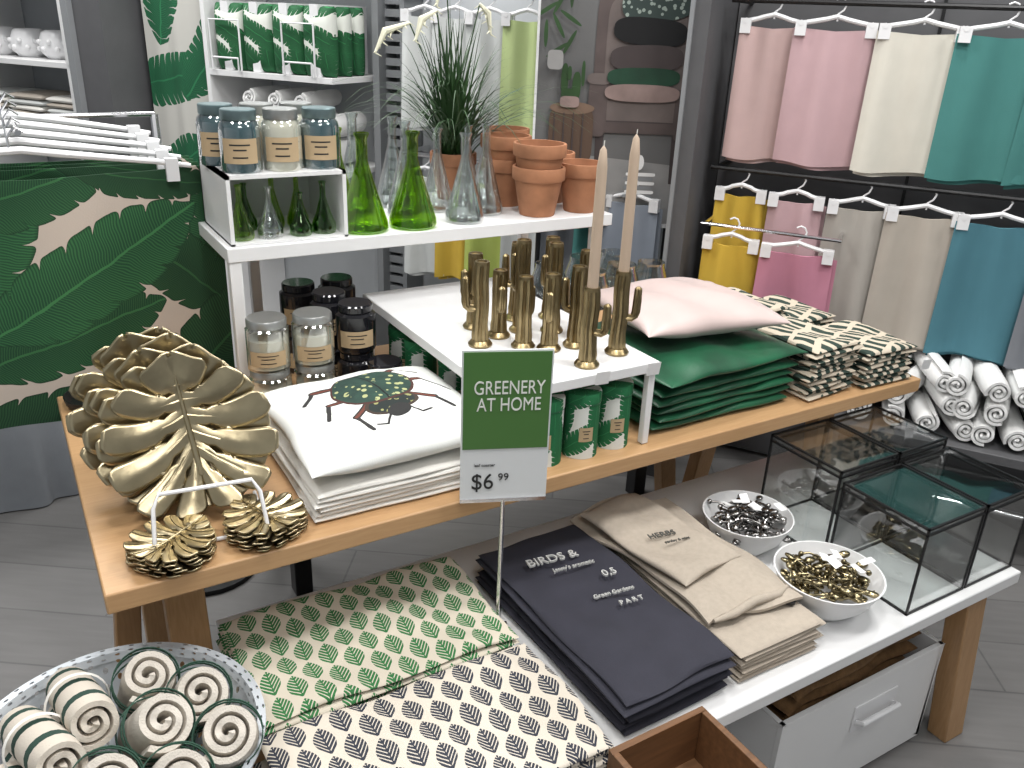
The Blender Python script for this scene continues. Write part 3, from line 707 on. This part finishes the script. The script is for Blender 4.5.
b.tube([(-.085,.0,.004),(.085,.0,.004)],.0035,PLAST,M,8)
b.done('white_wire_plate_stand')
for x,y,rz in((.138,1.218,-.9),(.285,1.222,.5)):
    b=B()
    for i in range(5): leafdish(b,T(x+rnd.uniform(-.003,.003),y+rnd.uniform(-.003,.003),.753+i*.0075,rz+rnd.uniform(-.15,.15)),.066,GOLD,.005,i)
    b.done('gold_leaf_coaster_stack',solid=.002,angle=60,weld=1e-5)
# ------------------------------------------------------------ sign
b=B(); Ms=T(.677,1.120,0,math.radians(-22)); 
b.box(-.077,.077,-.002,.002,.766,1.048,SIGNW,Ms); b.box(-.074,.074,-.0035,-.002,.866,1.045,SIGNG,Ms)
b.box(-.077,.077,-.004,.004,.760,.767,CHROME,Ms); b.tube([(0,0,.475),(0,0,.763)],.0045,CHROME,Ms,10); b.box(-.02,.02,-.02,.02,.4705,.476,CHROME,Ms)
sg=b.done('price_sign')
Mt=Ms@Matrix.Rotation(pi/2,4,'X')
SW=mk('sign_lettering',(.75,.77,.72),.5,var=.02)
for s,z,sz,m,sx in(('GREENERY',.980,.035,SW,.72),('AT HOME',.949,.035,SW,.72)): text(s,sz,Mt@Matrix.Translation((0.004,z,.0042)),m,sg,sx=sx)
text('$6',.044,Mt@Matrix.Translation((-.038,.800,.003)),INK,sg,sx=.9); text('99',.02,Mt@Matrix.Translation((-.001,.809,.003)),INK,sg); text('leaf coaster',.008,Mt@Matrix.Translation((-.035,.834,.003)),INK,sg)
# ------------------------------------------------------------ lower white table
b=B(); b.box(.215,1.80,.75,1.40,.44,.47,WHITE)
for x,dx in((.27,.0),(1.70,.05)):
    for y,dy in((.80,-.02),(1.34,.0)): leg(b,x,y,dx,dy,.44,.035)
b.done('white_top_display_table',bevel=.003)
def stack(name,x,y,w,d,n,th,mat,rz=0,top=None,seed=0,wob=.002,p=12):
    b=B(); R=random.Random(seed)
    for i in range(n): b.pad(w+R.uniform(-.01,.01),d+R.uniform(-.01,.01),.4705+i*th*.93,th,mat,T(x+R.uniform(-.006,.006),y+R.uniform(-.006,.006),0,rz+R.uniform(-.02,.02)),p=p,q=.42,n=26,wob=wob if i==n-1 else wob*.4,seed=seed+i,uvo=(R.random(),R.random()),flat=1)
    return b.done(name)
stack('green_leaf_print_cushion_stack',.440,1.178,.465,.28,5,.013,LEAFG,0,seed=1,wob=.0045,p=9)
stack('dark_leaf_print_cushion_stack',.438,.886,.48,.275,5,.013,LEAFK,0,seed=2,wob=.0045,p=9)
ap=stack('charcoal_apron_stack',.840,1.03,.24,.48,7,.012,NAVY,.03,seed=3,wob=.0045)
TX=mk('apron_lettering',(.62,.62,.60),.8)
for s,y,sz,x in(('BIRDS &',1.165,.032,.825),('Jenny\'s aromatic',1.125,.014,.85),('0,5',1.075,.026,.90),('Green Gardens',1.02,.014,.87),('P A R T',.985,.016,.885)):
    text(s,sz,T(x,y,.560,-.10),TX,ap,ext=.002)
b=B(); R=random.Random(4)
for i in range(7): b.pad(.205+R.uniform(-.01,.01),.46,.4705+i*.0095,.0115,LINEN,T(1.090+R.uniform(-.005,.005),1.02,0,R.uniform(-.03,.03)),p=14,q=.42,n=20,wob=.001,seed=i,flat=1)
def drapeF(sg):
    def f(i,j):
        x=.968+.232*i+.012*sin(j*5)+.03*(j-.5)*(i-.5); y=.86+.41*j+.015*sin(i*4+1)
        z=.549+.012*sin(i*pi)*(.6+.4*j)+.006*sin(i*9+j*4)+.004*sin(j*13-i*3)+sg*.003+.014*j*max(0,sin(i*pi))
        return (x,y,z)
    return f
b.shell(34,34,drapeF(1),drapeF(-1),LINEN)
b.pad(.17,.30,.562,.022,LINEN,T(1.055,1.12,0,.12),p=5,q=.4,n=26,wob=.006,seed=77)
b.tube([(.985,.87,.556),(1.03,.865,.560),(1.09,.875,.560),(1.15,.87,.558),(1.19,.885,.552)],[.004,.008,.009,.008,.004],LINEN,None,10)
b.lathe([(0,0),(.012,0),(.012,.005),(0,.008)],BLACK,T(1.165,.855,.545),20)
lo=b.done('linen_apron_stack')
INKG=mk('faded_ink',(.10,.10,.09),.8)
text('HERBS',.022,T(1.05,1.10,.588,-.15),INKG,lo,ext=.001); text('parsley & mint',.010,T(1.065,1.07,.588,-.15),INKG,lo,ext=.001)
def bowl(x,y,r,mat,seed):
    b=B(); h=.085
    b.lathe([(0,0),(r*.45,0),(r*.5,.004),(r*.8,h*.45),(r*.97,h*.9),(r,h),(r*.97,h),(r*.93,h*.88),(r*.76,h*.45),(r*.45,.012),(0,.010)],WHITE,T(x,y,.4705),40); b.done('white_bowl')
    b=B(); R=random.Random(seed)
    for i in range(70):
        a=R.uniform(0,6.3); rr=r*.66*math.sqrt(R.random()); L=R.uniform(.035,.06); M=T(x+rr*cos(a),y+rr*sin(a),.4705+.045+R.uniform(0,.05)*(1-.4*rr/r),R.uniform(0,6.3),R.uniform(-.4,.4),R.uniform(-.35,.35))
        b.tube([(-L*.5,0,0),(-L*.2,.004,.004),(L*.2,0,.003),(L*.5,.002,-.002)],[.0035,.0022,.0022,.003],mat,M,8); b.ball((L*.55,0,0),.011,mat,M,1.2,.8,.45,10); b.ball((-L*.5,0,0),.006,mat,M,1,1,1,8)
    for i in range(6):
        b.box(-.014,.014,-.009,.009,0,.0008,TAG,T(x+R.uniform(-.055,.055),y+R.uniform(-.055,.055),.4705+.106+i*.002,R.uniform(0,3),R.uniform(-.3,.3),R.uniform(-.3,.3)))
    b.done('metal_spoons_and_knobs')
SMIX=mk('mixed_gunmetal',(.38,.37,.36),.25,1,var=.4,ns=60)
GMIX=mk('mixed_brass',(.38,.32,.19),.25,1,var=.6,ns=60)
bowl(1.315,1.115,.100,SMIX,1); bowl(1.302,.878,.108,GMIX,2)
for x0_,y0_,w,d,h in((1.430,.772,.19,.205,.205),(1.625,.772,.17,.205,.205),(1.430,.985,.19,.20,.225),(1.625,.985,.17,.20,.225)):
    b=B(); e=.0045; x1_,y1_=x0_+w,y0_+d; z0_,z1_=.4705,.4705+h
    for x in(x0_,x1_-e):
        for y in(y0_,y1_-e): b.box(x,x+e,y,y+e,z0_,z1_,BLACK)
    for z in(z0_,z1_-.018,z1_-e):
        for x in(x0_,x1_-e): b.box(x,x+e,y0_,y1_,z,z+e,BLACK)
        for y in(y0_,y1_-e): b.box(x0_,x1_,y,y+e,z,z+e,BLACK)
    q=.0015
    b.box(x0_+e,x1_-e,y0_+e,y1_-e,z0_+.001,z0_+.003,PANE)
    for a in((x0_+q,x0_+2*q,y0_+e,y1_-e),(x1_-2*q,x1_-q,y0_+e,y1_-e),(x0_+e,x1_-e,y0_+q,y0_+2*q),(x0_+e,x1_-e,y1_-2*q,y1_-q)):
        b.box(*a,z0_+e,z1_-e,PANE)
    b.box(x0_+e,x1_-e,y0_+e,y1_-e,z1_-.003,z1_-.0015,PANE)
    b.done('glass_terrarium_box')
b=B(); X0,X1,Y0,Y1=1.15,1.67,.80,1.22; t=.012; zt_=.285
b.box(X0,X1,Y0,Y0+t,.012,zt_,WHITE);b.box(X0,X1,Y1-t,Y1,.012,zt_,WHITE);b.box(X0,X0+t,Y0,Y1,.012,zt_,WHITE);b.box(X1-t,X1,Y0,Y1,.012,zt_,WHITE);b.box(X0,X1,Y0,Y1,.012,.024,WHITE)
for x in(X0+.03,X1-.06):
    for y in(Y0+.03,Y1-.06): b.box(x,x+.03,y,y+.03,0,.012,BLACK)
b.tube([(1.39,Y0-.001,.185),(1.39,Y0-.02,.195),(1.51,Y0-.02,.195),(1.51,Y0-.001,.185)],.007,PLAST,None,8)
b.box(1.38,1.52,Y0-.004,Y0,.16,.23,PLAST)
b.done('white_storage_drawer',bevel=.002)
b=B()
for i in range(8): b.pad(.42,.36,.03+i*.036,.045,BURL,T(1.405,1.01,0,rnd.uniform(-.05,.05)),p=5,q=.45,n=20,wob=.010,seed=90+i)
b.done('burlap_sacks')
b=B(); X0,X1,Y0,Y1=.655,.845,.46,.742; t=.011
for a in((X0,X1,Y0,Y0+t),(X0,X1,Y1-t,Y1),(X0,X0+t,Y0+t,Y1-t),(X1-t,X1,Y0+t,Y1-t)): b.box(*a,.42,.53,WALNUT)
b.box(X0+.001,X1-.001,Y0+.001,Y1-.001,.42,.43,WALNUT); b.done('wooden_crate',bevel=.0015)
b=B(); b.box(.62,.90,.40,.745,0,.4195,WHITE); b.done('white_plinth',bevel=.003)
# perforated bowl with towels
b=B(); b.lathe([(0,0),(.11,0),(.11,.02),(.09,.03),(.09,.43),(.12,.445),(.12,.47),(0,.47)],WHITE,None,40,(.005,1.045,0)); b.done('white_stool')
b=B(); M=T(.005,1.045,.4705); r=.20
b.lathe([(0,0),(.10,0),(.12,.004),(.155,.03),(.18,.07),(.195,.105),(r,.115),(r+.008,.116),(r+.008,.120),(r-.004,.119),(.190,.107)],PERF,M,72,uvs=(60,14))
b.done('perforated_metal_bowl')
b=B()
for x,y,z,tilt,rz in((.060,1.150,.575,2.2,.15),(.125,1.090,.575,2.3,.05),(.055,1.040,.590,2.3,.3),(.150,.990,.570,2.2,-.15),(.065,.940,.580,2.3,.1),(-.02,.970,.585,2.3,.2)):
    M2=T(x,y,z,rz,tilt,0)
    spiral_roll(b,M2,.048,.15,TOWE,2.4,gap=.46)
    for yy in(.052,.036,.0): b.lathe([(.0465,yy-.004),(.0480,yy-.003),(.0480,yy+.003),(.0465,yy+.004)],TOWGK,M2@Matrix.Rotation(-pi/2,4,'X'),28)
for x,y,z,rz in((-.03,1.135,.60,.45),(-.085,1.075,.60,.55),(-.115,.985,.585,.5)):
    M2=T(x,y,z,rz-.3,2.75,0); spiral_roll(b,M2,.042,.22,STRT,2.4,gap=.46); b.lathe([(.042,-.004),(.0445,0),(.042,.004)],LINENW,M2@Matrix.Rotation(pi/2,4,'X'),28)
b.done('rolled_striped_towels')
# ------------------------------------------------------------ lights
def area(x,y,z,sx,sy,e,col=(1,1,1),rx=0,rz=0):
    l=bpy.data.lights.new('ceiling_light','AREA'); l.shape='RECTANGLE'; l.size=sx; l.size_y=sy; l.energy=e*.75; l.color=col
    o=bpy.data.objects.new('ceiling_light',l); o.location=(x,y,z); o.rotation_euler=(rx,0,rz); SC.collection.objects.link(o)
WMc=(1,.99,.975)
area(.4,.6,3.1,.4,.4,34,WMc); area(1.6,.6,3.1,.4,.4,34,WMc); area(.6,2.6,3.1,.5,.5,30,WMc); area(-.8,1.2,3.1,.5,.5,26,WMc)
area(2.0,1.4,3.1,.3,.3,26,WMc); area(-.2,4.0,3.1,.8,.5,64,WMc); area(1.0,3.3,3.1,.6,.5,36,WMc); area(2.5,-.2,3.1,.5,.5,24,WMc); area(0,-1,3.1,1,1,38,WMc)
w=bpy.data.worlds.new('w'); SC.world=w; w.use_nodes=True; w.node_tree.nodes['Background'].inputs[0].default_value=(.93,.97,1,1); w.node_tree.nodes['Background'].inputs[1].default_value=.44
# ------------------------------------------------------------ camera
th,ro,ya=math.radians(23.3),math.radians(2.4),math.radians(58.5)
Fv=Vector((cos(th)*cos(ya),cos(th)*sin(ya),-sin(th))); R0=Vector((sin(ya),-cos(ya),0)); U0=R0.cross(Fv)
Rv=R0*cos(ro)+U0*sin(ro); Uv=-R0*sin(ro)+U0*cos(ro)
c=bpy.data.cameras.new('camera'); c.lens=850/1024*36; c.sensor_width=36; c.clip_start=.05
o=bpy.data.objects.new('camera',c); SC.collection.objects.link(o)
m=Matrix((Rv,Uv,-Fv)).transposed().to_4x4(); m.translation=(0,0,1.55); o.matrix_world=m
SC.camera=o
SC.view_settings.view_transform='Standard'
